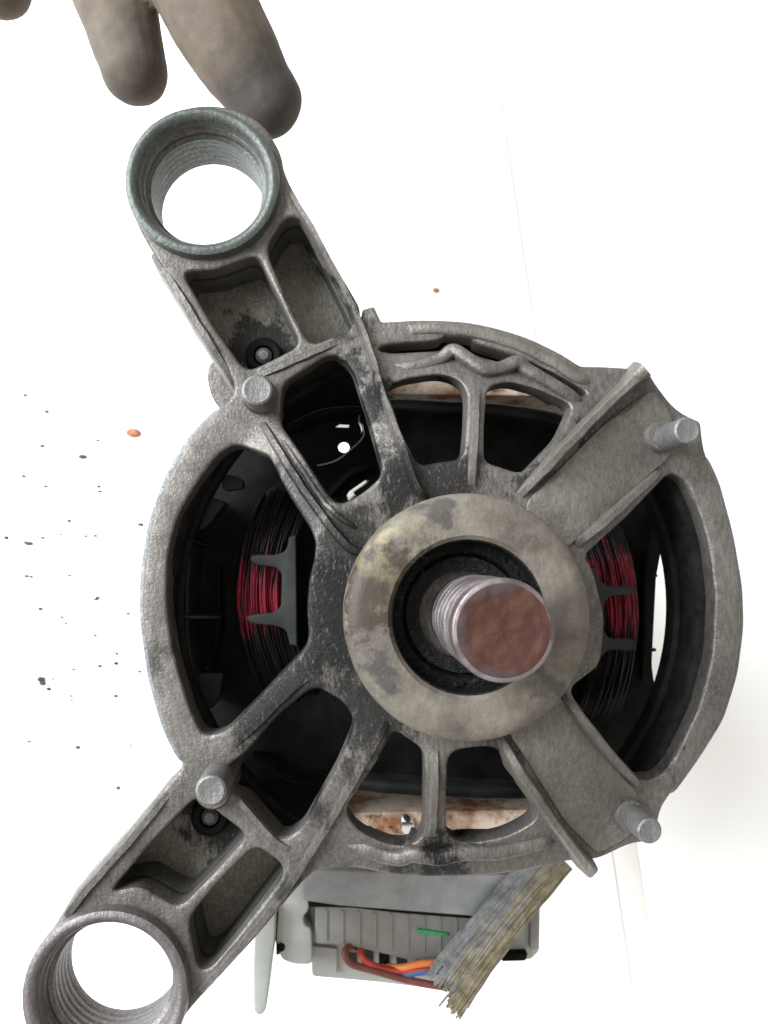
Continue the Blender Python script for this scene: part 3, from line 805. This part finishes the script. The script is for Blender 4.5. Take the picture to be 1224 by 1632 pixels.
rm = tmp.modifiers.new('r', 'REMESH'); rm.mode = 'VOXEL'; rm.voxel_size = .75
s = tmp.modifiers.new('s', 'SMOOTH'); s.factor = .5; s.iterations = 6
me2 = bpy.data.meshes.new_from_object(tmp.evaluated_get(bpy.context.evaluated_depsgraph_get()))
bpy.data.objects.remove(tmp)
# soft joint creases and uneven flesh
flat = []
for co, n in [(v.co.copy(), v.normal.copy()) for v in me2.vertices]:
    flat.extend(co + n*(noise.noise(co*.09)*.55 + noise.noise(co*.3)*.12))
me2.vertices.foreach_set('co', flat); me2.update()
hand = new_obj('hand', me2, skin_material(), None, base=HANDB, smooth=180)
hand['label'] = 'soiled bare hand with a finger resting against the upper mounting eye'; hand['category'] = 'hand'
M_nail = plain('fingernail', (.34, .22, .17), (.40, .27, .21), 200, rough=.3, bump=.03)
for ch, rr in ((f1, 7.2), (f2, 6.6), (f3, 6.2), (f4, 5.4), (thumb, 7.6)):
    e = ch[-1]; dd = (ch[-1]-ch[-2]).normalized(); ss = dd.cross(Vector((0, 0, 1))).normalized(); uu = ss.cross(dd)
    bm = bmesh.new(); g = []
    for i in range(7):
        row = []
        for j in range(7):
            a = (j/6-.5)*1.7; l = (i/6-1)*10 + 3
            rad = rr*(1.2 - .02*max(0, l)**2)
            row.append(bm.verts.new(e + dd*l + ss*(rad*math.sin(a)) - uu*(rad*.98*math.cos(a))))
        g.append(row)
    for i in range(6):
        for j in range(6): bm.faces.new((g[i][j], g[i][j+1], g[i+1][j+1], g[i+1][j]))
    no = new_obj('fingernail', bm_mesh(bm), M_nail, hand, base=HANDB)
    so = no.modifiers.new('t', 'SOLIDIFY'); so.thickness = .0006

# ------------------------------------------------------------------ small things on the boards
M_crumb = plain('rust_flake', (.22, .075, .035), (.40, .20, .10), 260, rough=.8, bump=.4)
M_dirt = plain('black_dirt', (.02, .02, .02), (.05, .05, .045), 300, rough=.8)
def lump(bm, c, r, flat, seed):
    v0 = len(bm.verts)
    res = bmesh.ops.create_icosphere(bm, subdivisions=2, radius=1)
    for v in res['verts']:
        k = 1 + .35*noise.noise(v.co*1.7 + Vector((seed*3.1, seed, 0)))
        v.co = Vector((v.co.x*r[0]*k, v.co.y*r[1]*k, max(v.co.z, -.5)*flat*k)) + c
    zmin = min(v.co.z for v in res['verts'])
    for v in res['verts']: v.co.z += TABLE_Z - zmin
def crumb(px, py, r, label, seed):
    p = P(px, py, TABLE_Z); bm = bmesh.new(); lump(bm, p, r, 1.2, seed)
    o = new_obj('rust_flake', bm_mesh(bm), M_crumb, None, base=p, smooth=60)
    o['label'] = label; o['category'] = 'rust flake'; o['group'] = 'rust flakes on the boards'
crumb(213, 690, (3.6, 2.1), 'orange brown rust flake lying on the white board among black dirt specks', 1)
crumb(694, 463, (1.6, 1.2), 'tiny rust flake lying alone on the white board just past the motor rim', 4)
bm = bmesh.new()
def speck(px, py, s):
    p = P(px, py, TABLE_Z); lump(bm, p, (s, s*random.uniform(.4, .8)), s*.35, random.random()*50)
for x, y, s in ((132, 728, 2.0), (46, 866, 2.2), (66, 1082, 2.0), (68, 1089, 1.6), (110, 830, 1.1), (152, 854, 1.1), (224, 836, 1.6), (10, 857, 1.2), (48, 928, 1.0), (84, 1082, .9)):
    speck(x, y, s)
for i in range(85):
    speck(random.gauss(105, 70), random.gauss(950, 190), random.choice((.6, .7, .9, 1.2)))
o = new_obj('dirt_specks', bm_mesh(bm), M_dirt, None, base=P(100, 900, TABLE_Z), kind='stuff')
o['label'] = 'fine black dirt specks scattered over the white board beside the motor'; o['category'] = 'dirt'
